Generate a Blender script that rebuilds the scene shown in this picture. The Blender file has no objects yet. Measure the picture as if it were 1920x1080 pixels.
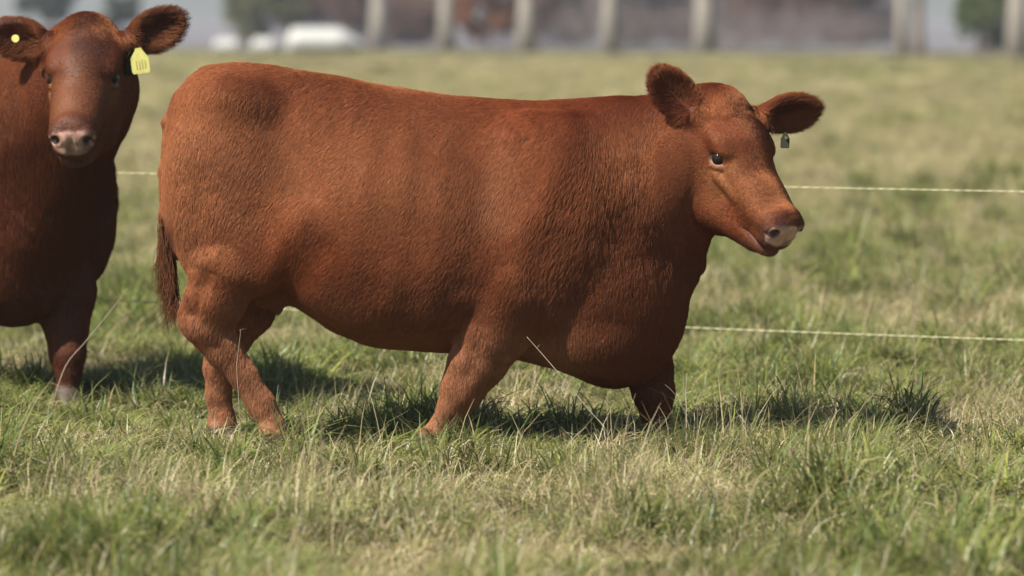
import bpy, math, random
import numpy as np
from mathutils import Vector, Matrix
R = math.radians
S = bpy.context.scene
C = S.collection
rng = np.random.default_rng(7)
random.seed(7)

# ------------------------------------------------------------------ camera
FPX, HOR, CAMZ, DC = 10667.0, 30.0, 1.35, 17.78      # focal length in 1920-px units, horizon row, eye height, metres to the cow
cam = bpy.data.cameras.new('camera'); camo = bpy.data.objects.new('camera', cam); C.objects.link(camo)
cam.lens = 200; cam.sensor_width = 36; cam.clip_start = 0.5; cam.clip_end = 6000
camo.location = (0, -DC, CAMZ)
camo.rotation_euler = (R(90) - math.atan((540 - HOR) / FPX), 0, 0)
cam.dof.use_dof = True; cam.dof.focus_distance = 17.55; cam.dof.aperture_fstop = 3.5
S.camera = camo

# ------------------------------------------------------------------ sky, sun, exposure
SUN_EL, SUN_AZ = 46.0, 51.0                           # azimuth measured from behind the camera towards its left
sdir = Vector((-math.cos(R(SUN_EL)) * math.sin(R(SUN_AZ)), -math.cos(R(SUN_EL)) * math.cos(R(SUN_AZ)), math.sin(R(SUN_EL))))
W = bpy.data.worlds.new('World'); S.world = W; W.use_nodes = True
nt = W.node_tree
bg = nt.nodes['Background']; bg.inputs[1].default_value = 0.05
sky = nt.nodes.new('ShaderNodeTexSky'); sky.sky_type = 'NISHITA'; sky.sun_disc = False
sky.sun_elevation = R(SUN_EL); sky.sun_rotation = math.atan2(sdir.x, sdir.y)
sky.air_density = 1.0; sky.dust_density = 0.8
nt.links.new(sky.outputs[0], bg.inputs[0])
sl = bpy.data.lights.new('sun', 'SUN'); sl.energy = 5.0; sl.angle = R(0.55); sl.color = (1.0, 0.93, 0.82)
so = bpy.data.objects.new('sun', sl); C.objects.link(so); so.location = (-20, -20, 20)
so.rotation_euler = (-sdir).to_track_quat('-Z', 'Y').to_euler()
S.view_settings.view_transform = 'Standard'; S.view_settings.look = 'None'
S.view_settings.gamma = 1; S.view_settings.use_curve_mapping = False
S.view_settings.exposure = 1.22
S.render.engine = 'CYCLES'
S.cycles.max_bounces = 8; S.cycles.diffuse_bounces = 3; S.cycles.glossy_bounces = 4; S.cycles.transmission_bounces = 6
S.cycles.use_denoising = True
S.render.hair_type = 'STRAND' if hasattr(S.render, 'hair_type') else None

def P(px, py, y=0.0):
    """world point seen at photograph pixel (px, py) at depth y"""
    d = y + DC
    return Vector(((px - 960) / FPX * d, y, CAMZ - (py - HOR) / FPX * d))

# ------------------------------------------------------------------ helpers
def tag(o, label=None, cat=None, group=None, kind=None):
    if label: o['label'] = label
    if cat: o['category'] = cat
    if group: o['group'] = group
    if kind: o['kind'] = kind
    return o

def empty(name, loc, rz=0.0):
    o = bpy.data.objects.new(name, None); C.objects.link(o); o.location = loc; o.rotation_euler = (0, 0, rz)
    o.empty_display_size = 0.1
    return o

def mesh_obj(name, verts, faces, mat, parent=None, smooth=False, colors=None):
    me = bpy.data.meshes.new(name)
    verts = np.asarray(verts, dtype=np.float32)
    if isinstance(faces, np.ndarray):
        n, k = faces.shape
        me.vertices.add(len(verts)); me.vertices.foreach_set('co', verts.ravel())
        me.loops.add(n * k); me.loops.foreach_set('vertex_index', faces.astype(np.int32).ravel())
        me.polygons.add(n); me.polygons.foreach_set('loop_start', np.arange(0, n * k, k, dtype=np.int32))
        me.update(calc_edges=True); me.validate()
    else:
        me.from_pydata([tuple(map(float, v)) for v in verts], [], faces)
    if smooth: me.polygons.foreach_set('use_smooth', np.ones(len(me.polygons), dtype=bool))
    if colors is not None:
        for nm, arr in colors.items():
            a = me.attributes.new(nm, 'FLOAT_COLOR', 'POINT')
            full = np.ones((len(verts), 4), np.float32); full[:, :3] = arr
            a.data.foreach_set('color', full.ravel())
    me.materials.append(mat)
    o = bpy.data.objects.new(name, me); C.objects.link(o)
    if parent: o.parent = parent
    return o

def nodes(name):
    m = bpy.data.materials.new(name); m.use_nodes = True
    t = m.node_tree; b = t.nodes['Principled BSDF']
    return m, t, b

def ramp(t, stops, fac):
    r = t.nodes.new('ShaderNodeValToRGB'); e = r.color_ramp.elements
    while len(e) < len(stops): e.new(0.5)
    for el, (p, c) in zip(e, stops): el.position = p; el.color = (*c, 1)
    t.links.new(fac, r.inputs[0]); return r.outputs[0]

def noise(t, scale, detail=4, rough=0.55, coord='Object', stretch=None):
    tc = t.nodes.new('ShaderNodeTexCoord'); n = t.nodes.new('ShaderNodeTexNoise')
    n.inputs['Scale'].default_value = scale; n.inputs['Detail'].default_value = detail; n.inputs['Roughness'].default_value = rough
    if stretch:
        mp = t.nodes.new('ShaderNodeMapping'); mp.inputs['Scale'].default_value = stretch
        t.links.new(tc.outputs[coord], mp.inputs[0]); t.links.new(mp.outputs[0], n.inputs[0])
    else: t.links.new(tc.outputs[coord], n.inputs[0])
    return n.outputs[0]

def noise_mat(name, stops, scale=3, rough=0.9, detail=5, bump=0.0, stretch=None):
    m, t, b = nodes(name)
    n = noise(t, scale, detail, 0.6, 'Object', stretch)
    t.links.new(ramp(t, stops, n), b.inputs['Base Color'])
    b.inputs['Roughness'].default_value = rough; b.inputs['Specular IOR Level'].default_value = 0.25
    if bump:
        bp = t.nodes.new('ShaderNodeBump'); bp.inputs['Strength'].default_value = bump; bp.inputs['Distance'].default_value = 0.02
        t.links.new(n, bp.inputs['Height']); t.links.new(bp.outputs[0], b.inputs['Normal'])
    return m

def vnoise(p, seed=0):
    """smooth value noise in 0..1 for an (N,3) array"""
    i = np.floor(p).astype(np.int64); f = p - i; f = f * f * (3 - 2 * f)
    def h(a):
        n = (a[:, 0] * 73856093) ^ (a[:, 1] * 19349663) ^ (a[:, 2] * 83492791) ^ (seed * 2654435761)
        n = (n ^ (n >> 13)) * 1274126177 & 0x7fffffff
        n = (n ^ (n >> 15)) * 668265263 & 0x7fffffff
        return (n & 0xffff) / 65535.0
    r = 0
    for dx in (0, 1):
        for dy in (0, 1):
            for dz in (0, 1):
                w = (f[:, 0] if dx else 1 - f[:, 0]) * (f[:, 1] if dy else 1 - f[:, 1]) * (f[:, 2] if dz else 1 - f[:, 2])
                r = r + w * h(i + np.array([dx, dy, dz]))
    return r

def sstep(a, b, x):
    t = np.clip((x - a) / (b - a), 0, 1); return t * t * (3 - 2 * t)

def tube(pts, rad, seg=6):
    """verts, faces of a tapered tube through pts"""
    pts = [Vector(p) for p in pts]; vs = []; fs = []
    for i, p in enumerate(pts):
        d = (pts[min(i + 1, len(pts) - 1)] - pts[max(i - 1, 0)]).normalized()
        a = d.orthogonal().normalized() if i == 0 else (a - d * a.dot(d)).normalized()
        b = d.cross(a)
        for k in range(seg):
            an = 2 * math.pi * k / seg
            vs.append(p + (a * math.cos(an) + b * math.sin(an)) * rad[i])
    for i in range(len(pts) - 1):
        for k in range(seg):
            fs.append((i * seg + k, i * seg + (k + 1) % seg, (i + 1) * seg + (k + 1) % seg, (i + 1) * seg + k))
    fs.append(tuple(range(seg))[::-1]); fs.append(tuple(range((len(pts) - 1) * seg, len(pts) * seg)))
    return vs, fs

def merge(parts):
    V = []; F = []
    for v, f in parts:
        o = len(V); V += list(v); F += [tuple(i + o for i in q) for q in f]
    return V, F

# ------------------------------------------------------------------ the ground
def ground_mat():
    m, t, b = nodes('pasture_soil')
    n1 = noise(t, 0.22, 5, 0.6); n2 = noise(t, 9.0, 6, 0.7)
    mx = t.nodes.new('ShaderNodeMath'); mx.operation = 'MULTIPLY_ADD'
    mx.inputs[1].default_value = 0.65
    t.links.new(n1, mx.inputs[0])
    m2 = t.nodes.new('ShaderNodeMath'); m2.operation = 'MULTIPLY'; m2.inputs[1].default_value = 0.35
    t.links.new(n2, m2.inputs[0]); t.links.new(m2.outputs[0], mx.inputs[2])
    c = ramp(t, [(0.34, (0.055, 0.06, 0.022)), (0.46, (0.10, 0.095, 0.04)), (0.56, (0.14, 0.12, 0.06)), (0.7, (0.18, 0.15, 0.085))], mx.outputs[0])
    t.links.new(c, b.inputs['Base Color']); b.inputs['Roughness'].default_value = 1.0; b.inputs['Specular IOR Level'].default_value = 0.05
    bp = t.nodes.new('ShaderNodeBump'); bp.inputs['Strength'].default_value = 0.6; bp.inputs['Distance'].default_value = 0.03
    t.links.new(n2, bp.inputs['Height']); t.links.new(bp.outputs[0], b.inputs['Normal'])
    return m
def gz(x, y):
    """gentle unevenness of the pasture"""
    return 0.018 * np.sin(x * 1.9 + 0.7 * y) + 0.015 * np.sin(y * 2.3 - 1.1 * x + 1.0) + 0.012 * np.sin(x * 4.1 + y * 3.3)
gx = np.concatenate([np.linspace(-2400, -20, 14), np.linspace(-8, 8, 90), np.linspace(20, 2400, 14)])
gy = np.concatenate([np.linspace(-300, -22, 5), np.linspace(-16, 24, 200), np.linspace(40, 2300, 40)])
GX, GY = np.meshgrid(gx, gy, indexing='ij')
fade = np.clip(1 - (np.abs(GX) - 7) / 4, 0, 1) * np.clip(1 - (np.abs(GY - 4) - 18) / 4, 0, 1)
GZ = gz(GX, GY) * fade - 0.01
n0, n1_ = len(gx), len(gy)
idx = np.arange(n0 * n1_).reshape(n0, n1_)
gf = np.stack([idx[:-1, :-1], idx[1:, :-1], idx[1:, 1:], idx[:-1, 1:]], -1).reshape(-1, 4)
tag(mesh_obj('pasture_ground', np.stack([GX, GY, GZ], -1).reshape(-1, 3), gf, ground_mat(), smooth=True), kind='structure')
# pale bare winter land beyond the row of trunks
ffm = noise_mat('fallow_land', [(0.3, (0.10, 0.095, 0.105)), (0.55, (0.135, 0.128, 0.135)), (0.75, (0.17, 0.16, 0.155))], scale=0.012, stretch=(0.3, 1.5, 1))
tag(mesh_obj('fallow_field', [(-1500, 420, 0.02), (-30, 232, 0.02), (40, 170, 0.02), (1500, -100, 0.02), (1500, 1500, 0.02), (-1500, 1500, 0.02)], [(0, 1, 2, 3, 4, 5)], ffm), kind='structure')

# thin haze over the whole country
def haze_box():
    v = [(x, y, z) for x in (-2500, 2500) for y in (-320, 2400) for z in (-1.1, 80)]
    f = [(0, 1, 3, 2), (4, 6, 7, 5), (0, 4, 5, 1), (2, 3, 7, 6), (0, 2, 6, 4), (1, 5, 7, 3)]
    m = bpy.data.materials.new('haze_air'); m.use_nodes = True; t = m.node_tree; t.nodes.remove(t.nodes['Principled BSDF'])
    vp = t.nodes.new('ShaderNodeVolumePrincipled'); vp.inputs['Color'].default_value = (0.86, 0.91, 1.0, 1)
    vp.inputs['Density'].default_value = HAZE; vp.inputs['Anisotropy'].default_value = 0.3
    t.links.new(vp.outputs[0], t.nodes['Material Output'].inputs['Volume'])
    tag(mesh_obj('haze', v, f, m), kind='stuff')
HAZE = 0.00045
haze_box()

# hills at the skyline
def hills():
    nx, ny = 160, 10
    xs = np.linspace(-1400, 1400, nx); vs = []
    for j in range(ny):
        y = 1500 + j * 60
        u = j / (ny - 1)
        prof = np.sin(u * math.pi / 2)
        q = np.stack([xs * 0.006, np.full(nx, 3.0), np.full(nx, 0.5 * u)], -1)
        h = prof * (20 + 34 * vnoise(q, 3) + 10 * vnoise(q * 4.3, 5))
        vs.append(np.stack([xs, np.full(nx, y), h - 0.5], -1))
    V = np.concatenate(vs); I = np.arange(nx * ny).reshape(ny, nx)
    F = np.stack([I[:-1, :-1], I[:-1, 1:], I[1:, 1:], I[1:, :-1]], -1).reshape(-1, 4)
    m = noise_mat('hill_woods', [(0.35, (0.05, 0.065, 0.045)), (0.65, (0.11, 0.10, 0.075))], scale=0.03)
    tag(mesh_obj('hills', V, F, m, smooth=True), kind='structure')
hills()

# ------------------------------------------------------------------ trees and the silage bags behind the pasture
bark = noise_mat('pale_bark', [(0.3, (0.17, 0.155, 0.135)), (0.5, (0.23, 0.21, 0.18)), (0.7, (0.29, 0.27, 0.235))], scale=2.2, bump=0.6, stretch=(1, 1, 0.25))
dark_bark = noise_mat('dark_bark', [(0.3, (0.09, 0.07, 0.055)), (0.7, (0.20, 0.16, 0.13))], scale=3, bump=0.6, stretch=(1, 1, 0.25))
def leaf_mat(name, c0, c1):
    m, t, b = nodes(name)
    oi = t.nodes.new('ShaderNodeNewGeometry')
    c = ramp(t, [(0.0, c0), (1.0, c1)], oi.outputs['Random Per Island'])
    d = t.nodes.new('ShaderNodeBsdfDiffuse'); tr = t.nodes.new('ShaderNodeBsdfTranslucent'); mx = t.nodes.new('ShaderNodeMixShader')
    t.links.new(c, d.inputs[0]); t.links.new(c, tr.inputs[0]); mx.inputs[0].default_value = 0.3
    t.links.new(d.outputs[0], mx.inputs[1]); t.links.new(tr.outputs[0], mx.inputs[2])
    t.links.new(mx.outputs[0], t.nodes['Material Output'].inputs[0])
    return m
LM = {
 'olive': leaf_mat('olive_leaves', (0.08, 0.085, 0.035), (0.16, 0.155, 0.07)),
 'dark': leaf_mat('dark_leaves', (0.03, 0.045, 0.032), (0.075, 0.09, 0.06)),
 'rust': leaf_mat('rust_leaves', (0.18, 0.08, 0.036), (0.36, 0.16, 0.065)),
 'brown': leaf_mat('brown_twigs', (0.10, 0.062, 0.048), (0.21, 0.135, 0.10)),
 'grey': leaf_mat('grey_twigs', (0.14, 0.12, 0.118), (0.25, 0.22, 0.215)),
 'green': leaf_mat('green_leaves', (0.06, 0.085, 0.025), (0.13, 0.16, 0.05)),
}
def crown_mesh(clumps, n, size, twig, r):
    """leaf-sized quads or thin twigs gathered in clumps"""
    V = np.zeros((n, 4, 3)); cl = np.array(clumps)
    w = cl[:, 3] ** 2; w /= w.sum()
    k = r.choice(len(cl), n, p=w)
    d = r.normal(size=(n, 3)); d /= np.linalg.norm(d, axis=1)[:, None]
    rad = cl[k, 3] * r.uniform(0.25, 1, n) ** 0.5
    c = cl[k, :3] + d * rad[:, None] * np.array([1, 1, 0.85])
    a = r.normal(size=(n, 3)) + d * (1.5 if twig else 0) + (np.array([0, 0, 1.2]) if twig else 0)
    a /= np.linalg.norm(a, axis=1)[:, None]
    b = np.cross(a, r.normal(size=(n, 3))); b /= np.linalg.norm(b, axis=1)[:, None]
    L = size * r.uniform(0.6, 1.3, n)[:, None]; Wd = L * (0.07 if twig else 0.5)
    V[:, 0] = c - a * L - b * Wd * 0.6; V[:, 1] = c - a * L + b * Wd * 0.6; V[:, 2] = c + a * L + b * Wd * 0.5; V[:, 3] = c + a * L - b * Wd * 0.5
    V[:, :, 2] = np.maximum(V[:, :, 2], 0.02)
    return V.reshape(-1, 3), np.arange(n * 4).reshape(n, 4)

def tree(name, label, cat, px, y, h, wdt, style, r, trunk_r=0.2, low=0.0, n=2600, mat=None, group=None, tall=False):
    """trunk with limbs and a clumped crown; low = height where the crown begins"""
    y = y * .85; trunk_r = trunk_r * .87
    x = (px - 960) / FPX * (y + DC)
    root = empty(name, (x, y, 0))
    tag(root, label, cat, group)
    rr = np.random.default_rng(r)
    th = h * (0.72 if tall else 0.55)
    pts = [(rr.uniform(-.03, .03) * i, rr.uniform(-.03, .03) * i, -0.1 + th * i / 6) for i in range(7)]
    pts[0] = (0, 0, -0.1)
    rad = [trunk_r * (1.35 if i == 0 else 1.0) * (1 - 0.085 * i) for i in range(7)]
    parts = [tube(pts, rad, 10)]
    cl = []
    nb = 9
    for i in range(nb):
        f = rr.uniform(0.0, 1.0); z0 = max(low * 0.8, th * 0.25) + (th - max(low * 0.8, th * 0.25)) * f
        an = i * 2.4 + rr.uniform(-.4, .4); ln = wdt * 0.5 * rr.uniform(0.5, 0.9)
        p0 = Vector((0, 0, z0)); p2 = p0 + Vector((math.cos(an) * ln, math.sin(an) * ln, ln * rr.uniform(0.3, 0.9)))
        p1 = (p0 + p2) / 2 + Vector((0, 0, -0.08 * ln))
        parts.append(tube([p0, p1, p2], [trunk_r * 0.4, trunk_r * 0.25, trunk_r * 0.08], 6))
        cl.append((p2.x, p2.y, max(p2.z, low + 0.3), wdt * rr.uniform(0.16, 0.28)))
    for i in range(14):
        an = rr.uniform(0, 6.28); q = rr.uniform(0, 1) ** 0.5 * wdt * 0.42
        z = low + (h - low) * rr.uniform(0.06, 0.95)
        cl.append((math.cos(an) * q, math.sin(an) * q, z, wdt * rr.uniform(0.12, 0.24)))
    v, f = merge(parts)
    mesh_obj('trunk', v, f, mat or dark_bark, root, smooth=True)
    twig = style in ('brown', 'grey')
    cv, cf = crown_mesh(cl, n, 0.05 * wdt if not twig else 0.11 * wdt, twig, rr)
    mesh_obj('crown', cv, cf, LM[style], root)
    return root

# the row of pale trunks (it comes nearer to the right)
row = [(710, 250), (838, 241), (987, 229), (1145, 222), (1322, 212), (1690, 195), (1908, 186)]
row_w = [0.42, 0.36, 0.41, 0.35, 0.42, 0.24, 0.38]
where = ['pale tree trunk right beside the end of the white silage bag',
 'pale tree trunk between the dark brush and the rust brown tree',
 'pale tree trunk on the right of the rust brown tree',
 'pale tree trunk in front of grey leafless brush',
 'pale stout tree trunk above the space between the heifer ears',
 'narrow pale trunk beside a darker one, left of the olive bush',
 'pale trunk at the end of the row, right of the olive bush']
for i, ((px, y), w, lb) in enumerate(zip(row, row_w, where)):
    tree('pale_tree', lb, 'tree', px, y, 14, 5.5, 'olive' if i % 2 else 'green', 40 + i, trunk_r=w, low=5.0, n=2000, mat=bark, group='row of pale trunked trees beyond the pasture', tall=True)
tree('dark_tree', 'dark narrow trunk standing just right of a narrow pale trunk', 'tree', 1722, 200, 9, 4, 'brown', 61, trunk_r=0.22, low=3.5, n=1200)
# undergrowth and trees between and behind the trunks
brush = [
 ('evergreen_bush', 'dark green bush directly behind the head of the tagged cow', 'bush', 95, 300, 5.0, 2.6, 'dark', 0.0, None),
 ('evergreen_bush', 'dark green bush behind the yellow tagged ear', 'bush', 222, 330, 3.4, 1.9, 'dark', 0.0, None),
 ('olive_bush', 'olive green bush left of the white silage bag', 'bush', 488, 290, 5.0, 3.6, 'olive', 0.1, None),
 ('brown_tree', 'brown leafless tree above the white silage bag', 'tree', 590, 300, 6.0, 3.6, 'brown', 0.3, None),
 ('brown_tree', 'brown leafless tree touching the left side of the first stout trunk', 'tree', 665, 290, 6.0, 3.4, 'brown', 0.0, None),
 ('evergreen_tree', 'dark evergreen between the first and second stout pale trunks', 'tree', 782, 300, 6.5, 4.0, 'dark', 1.0, None),
 ('brown_bush', 'low dark brown brush between the first and second stout pale trunks', 'bush', 775, 285, 2.0, 3.2, 'brown', 0.0, None),
 ('rust_tree', 'rust brown autumn tree between two pale trunks', 'tree', 915, 275, 5.0, 3.6, 'rust', 0.0, None),
 ('brown_bush', 'brown brush behind the rust brown tree, right of its trunk', 'bush', 1000, 290, 4.0, 3.0, 'brown', 0.0, None),
 ('grey_tree', 'grey leafless tree just left of the fourth stout trunk', 'tree', 1075, 300, 5.0, 4.0, 'grey', 0.0, None),
 ('grey_tree', 'grey leafless tree right of the fourth stout trunk', 'tree', 1200, 270, 4.5, 3.6, 'grey', 0.0, None),
 ('grey_tree', 'greyish leafless tree left of the trunk above the heifer ears', 'tree', 1270, 300, 3.6, 3.2, 'grey', 0.0, None),
 ('grey_tree', 'greyish leafless tree touching the right of the trunk above the heifer ears', 'tree', 1385, 290, 4.4, 3.4, 'grey', 0.0, None),
 ('brown_tree', 'wide dark brown leafless tree right of the trunk above the heifer ears', 'tree', 1480, 280, 6.0, 5.2, 'brown', 0.7, None),
 ('brown_tree', 'brown leafless tree with a ragged right side beside open sky', 'tree', 1570, 300, 5.0, 4.0, 'brown', 0.9, None),
 ('grey_tree', 'low grey leafless brush just left of the narrow pale trunk', 'bush', 1600, 310, 2.0, 4.2, 'grey', 0.0, None),
 ('olive_bush', 'olive green bush between the two last pale trunks', 'bush', 1835, 230, 4.0, 2.0, 'green', 0.0, None),
 ('brown_bush', 'dark brown bush touching the right of the olive bush', 'bush', 1875, 240, 2.6, 1.3, 'brown', 0.0, None),
]
for i, (nm, lb, ct, px, y, h, w, st, low, g) in enumerate(brush):
    tree(nm, lb, ct, px, y, h, w, st, 80 + i, trunk_r=0.12, low=low, n=4200, group=g)

# low leafless brush along the field edge, behind the trunks
rb = np.random.default_rng(5)
cl = []
for i in range(120):
    px = rb.uniform(690, 1680); y = 250 - (px - 690) / 1000 * 45 + rb.uniform(-3, 6); q = P(px, 0, y)
    cl.append((q.x, y, rb.uniform(.2, 1.3), rb.uniform(.5, 1.0)))
cv, cf = crown_mesh(cl, 5000, .34, True, rb)
tag(mesh_obj('leafless_brush', cv, cf, leaf_mat('brush_twigs', (0.11, 0.085, 0.075), (0.23, 0.19, 0.175))), kind='stuff')

# white silage bags lying on the field edge
bag_m = noise_mat('white_plastic', [(0.3, (0.34, 0.345, 0.335)), (0.7, (0.42, 0.425, 0.41))], scale=0.8, rough=0.45)
def silage_bag(label, px0, px1, y, rad, taper):
    p0, p1 = P(px0, 0, y), P(px1, 0, y)
    L = p1.x - p0.x; n = 14; seg = 16; V = []; F = []
    for i in range(n + 1):
        u = i / n
        e = min(1, ((u + 0.02) / 0.06) ** 0.5) * min(1, ((1.02 - u) / taper) ** 0.6)
        for k in range(seg):
            a = 2 * math.pi * k / seg
            sag = 1 + 0.02 * math.sin(u * 40 + k)
            V.append(((u - 0.5) * L, math.cos(a) * rad * 1.35 * e * sag, max(0.0, (rad * 0.8 + math.sin(a) * rad * e * sag) * (0.35 + 0.65 * e))))
    for i in range(n):
        for k in range(seg):
            F.append((i * seg + k, i * seg + (k + 1) % seg, (i + 1) * seg + (k + 1) % seg, (i + 1) * seg + k))
    F.append(tuple(range(seg))[::-1]); F.append(tuple(range(n * seg, n * seg + seg)))
    o = mesh_obj('silage_bag', V, F, bag_m, smooth=True); o.location = ((p0.x + p1.x) / 2, y, 0.0)
    tag(o, label, 'silage bag', 'white silage bags at the field edge')
silage_bag('long low white plastic silage bag in front of the brown trees', 538, 690, 192, 0.52, 0.35)
silage_bag('short white plastic bag under the olive green bush', 402, 455, 196, 0.28, 0.2)
silage_bag('small white plastic bag between a longer bag and a shorter one', 472, 522, 194, 0.30, 0.2)
# ------------------------------------------------------------------ the cattle
class Field:
    """signed distance grid on three uneven axes, turned into a mesh with surface nets"""
    def __init__(s, xs, ys, zs):
        s.ax = [np.asarray(a, np.float32) for a in (xs, ys, zs)]
        s.D = np.full([len(a) for a in s.ax], 1.0, np.float32)
    def sub(s, lo, hi):
        sl = []
        for a, l, h in zip(s.ax, lo, hi):
            i0 = max(0, int(np.searchsorted(a, l)) - 1); i1 = min(len(a), int(np.searchsorted(a, h)) + 1)
            sl.append(slice(i0, max(i1, i0 + 1)))
        x, y, z = (a[q] for a, q in zip(s.ax, sl))
        return tuple(sl), x[:, None, None], y[None, :, None], z[None, None, :]
    def join(s, sl, d, k, cut=False):
        A = s.D[sl]
        if cut: d = -d
        h = np.clip(k - np.abs(A - d), 0, None) / k if k > 0 else 0
        if cut: s.D[sl] = np.maximum(A, d) + h * h * k * 0.25
        else: s.D[sl] = np.minimum(A, d) - h * h * k * 0.25
    def cone(s, a, ra, b, rb, k=0.03, sq=(1, 1, 1)):
        """tapered limb from a to b; sq stretches the section per axis"""
        a = np.array(a, np.float32); b = np.array(b, np.float32); m = max(ra, rb) * max(sq) + k + 0.04
        sl, X, Y, Z = s.sub(np.minimum(a, b) - m, np.maximum(a, b) + m)
        ab = (b - a) / np.array(sq, np.float32); L2 = float(ab @ ab) + 1e-9
        qx, qy, qz = (X - a[0]) / sq[0], (Y - a[1]) / sq[1], (Z - a[2]) / sq[2]
        t = np.clip((qx * ab[0] + qy * ab[1] + qz * ab[2]) / L2, 0, 1)
        d = np.sqrt((qx - t * ab[0]) ** 2 + (qy - t * ab[1]) ** 2 + (qz - t * ab[2]) ** 2) - (ra + (rb - ra) * t)
        s.join(sl, d * min(1, min(sq)), k)
    def chain(s, pts, rad, k=0.02, sq=(1, 1, 1)):
        for i in range(len(pts) - 1): s.cone(pts[i], rad[i], pts[i + 1], rad[i + 1], k, sq)
    def ell(s, c, r, k=0.03, M=None, cut=False):
        """ellipsoid; rows of M are its axes"""
        c = np.array(c, np.float32); m = max(r) + k + 0.04
        sl, X, Y, Z = s.sub(c - m, c + m)
        dx, dy, dz = X - c[0], Y - c[1], Z - c[2]
        if M is not None:
            q = [(dx * M[i][0] + dy * M[i][1] + dz * M[i][2]) for i in range(3)]
        else: q = [dx, dy, dz]
        k0 = np.sqrt((q[0] / r[0]) ** 2 + (q[1] / r[1]) ** 2 + (q[2] / r[2]) ** 2)
        k1 = np.sqrt((q[0] / r[0] ** 2) ** 2 + (q[1] / r[1] ** 2) ** 2 + (q[2] / r[2] ** 2) ** 2) + 1e-6
        s.join(sl, k0 * (k0 - 1) / k1, k, cut)
    def loft(s, st, n=2.3, k=0.03):
        """stations (x, z_top, z_bottom, half_width)"""
        st = np.array(st, np.float32)
        sl, X, Y, Z = s.sub((st[0, 0] - .1, -.6, -.1), (st[-1, 0] + .1, .6, 1.4))
        x = np.clip(X, st[0, 0], st[-1, 0])
        def it(c):
            xs_ = st[:, 0]; f = np.interp(x.ravel(), xs_, st[:, c])
            g = 0
            tp = np.minimum(1, np.minimum(x.ravel() - xs_[0], xs_[-1] - x.ravel()) / .08)
            for o in (-.03, -.015, 0, .015, .03): g = g + np.interp(x.ravel() + o * tp, xs_, st[:, c])
            return (g / 5).astype(np.float32)[:, None, None]
        zt, zb, w = it(1), it(2), it(3)
        zc = zb + 0.44 * (zt - zb); a = np.where(Z > zc, zt - zc, zc - zb)
        v = np.clip((Z - zc) / a, -1.2, 1.2)
        ww = w * (1 - 0.10 * np.clip(v, 0, 1) ** 2)
        q = (np.abs(Y) / ww) ** n + (np.abs(Z - zc) / a) ** n
        d = (q ** (1 / n) - 1) * np.minimum(ww, a) * 0.9 + np.abs(X - x)
        s.join(sl, d, k)
    def mesh(s):
        D = s.D; n = D.shape; ins = D < 0
        cnt = np.zeros([i - 1 for i in n], np.int8)
        for a in (0, 1):
            for b in (0, 1):
                for c in (0, 1):
                    cnt += ins[a:n[0] - 1 + a, b:n[1] - 1 + b, c:n[2] - 1 + c]
        act = np.argwhere((cnt > 0) & (cnt < 8)); N = len(act)
        ids = np.full(cnt.shape, -1, np.int32); ids[act[:, 0], act[:, 1], act[:, 2]] = np.arange(N)
        acc = np.zeros((N, 3)); w = np.zeros(N)
        cor = [(a, b, c) for a in (0, 1) for b in (0, 1) for c in (0, 1)]
        pos = lambda c: np.stack([s.ax[j][act[:, j] + c[j]] for j in range(3)], -1).astype(np.float64)
        val = {c: D[act[:, 0] + c[0], act[:, 1] + c[1], act[:, 2] + c[2]].astype(np.float64) for c in cor}
        pp = {c: pos(c) for c in cor}
        for c in cor:
            for j in range(3):
                if c[j] == 0:
                    e = tuple(1 if i == j else c[i] for i in range(3))
                    m = (val[c] < 0) != (val[e] < 0)
                    t = np.where(m, val[c] / np.where(m, val[c] - val[e], 1), 0)
                    p = pp[c] + (pp[e] - pp[c]) * t[:, None]
                    acc += p * m[:, None]; w += m
        V = acc / w[:, None]
        F = []
        for j in range(3):
            sl0 = [slice(None)] * 3; sl1 = [slice(None)] * 3
            sl0[j] = slice(0, n[j] - 1); sl1[j] = slice(1, n[j])
            A = ins[tuple(sl0)]; B = ins[tuple(sl1)]
            e = np.argwhere(A != B)
            u, v = (j + 1) % 3, (j + 2) % 3
            ok = (e[:, u] > 0) & (e[:, v] > 0) & (e[:, u] < n[u] - 1) & (e[:, v] < n[v] - 1); e = e[ok]
            q = []
            for du, dv in ((-1, -1), (0, -1), (0, 0), (-1, 0)):
                c = e.copy(); c[:, u] += du; c[:, v] += dv
                q.append(ids[c[:, 0], c[:, 1], c[:, 2]])
            q = np.stack(q, -1)
            fl = ~A[e[:, 0], e[:, 1], e[:, 2]]
            q[fl] = q[fl][:, ::-1]
            F.append(q)
        F = np.concatenate(F); F = F[(F >= 0).all(1)]
        return V, F

def smooth_mesh(V, F, it=1, lam=0.5):
    for _ in range(it):
        acc = np.zeros_like(V); cn = np.zeros(len(V))
        for i in range(4):
            j = (i + 1) % 4
            np.add.at(acc, F[:, i], V[F[:, j]]); np.add.at(acc, F[:, j], V[F[:, i]])
            np.add.at(cn, F[:, i], 1); np.add.at(cn, F[:, j], 1)
        V = V + lam * (acc / np.maximum(cn, 1)[:, None] - V)
    return V

def vert_normals(V, F):
    n = np.cross(V[F[:, 2]] - V[F[:, 0]], V[F[:, 3]] - V[F[:, 1]])
    N = np.zeros_like(V)
    for i in range(4): np.add.at(N, F[:, i], n)
    return N / (np.linalg.norm(N, axis=1)[:, None] + 1e-12)

def axis(lo, hi, f0, f1, coarse, fine):
    a = []; x = lo
    while x < hi:
        a.append(x); x += fine if f0 <= x <= f1 else coarse
    return np.array(a)

def unit(v):
    v = np.array(v, float); return v / np.linalg.norm(v)

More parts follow.
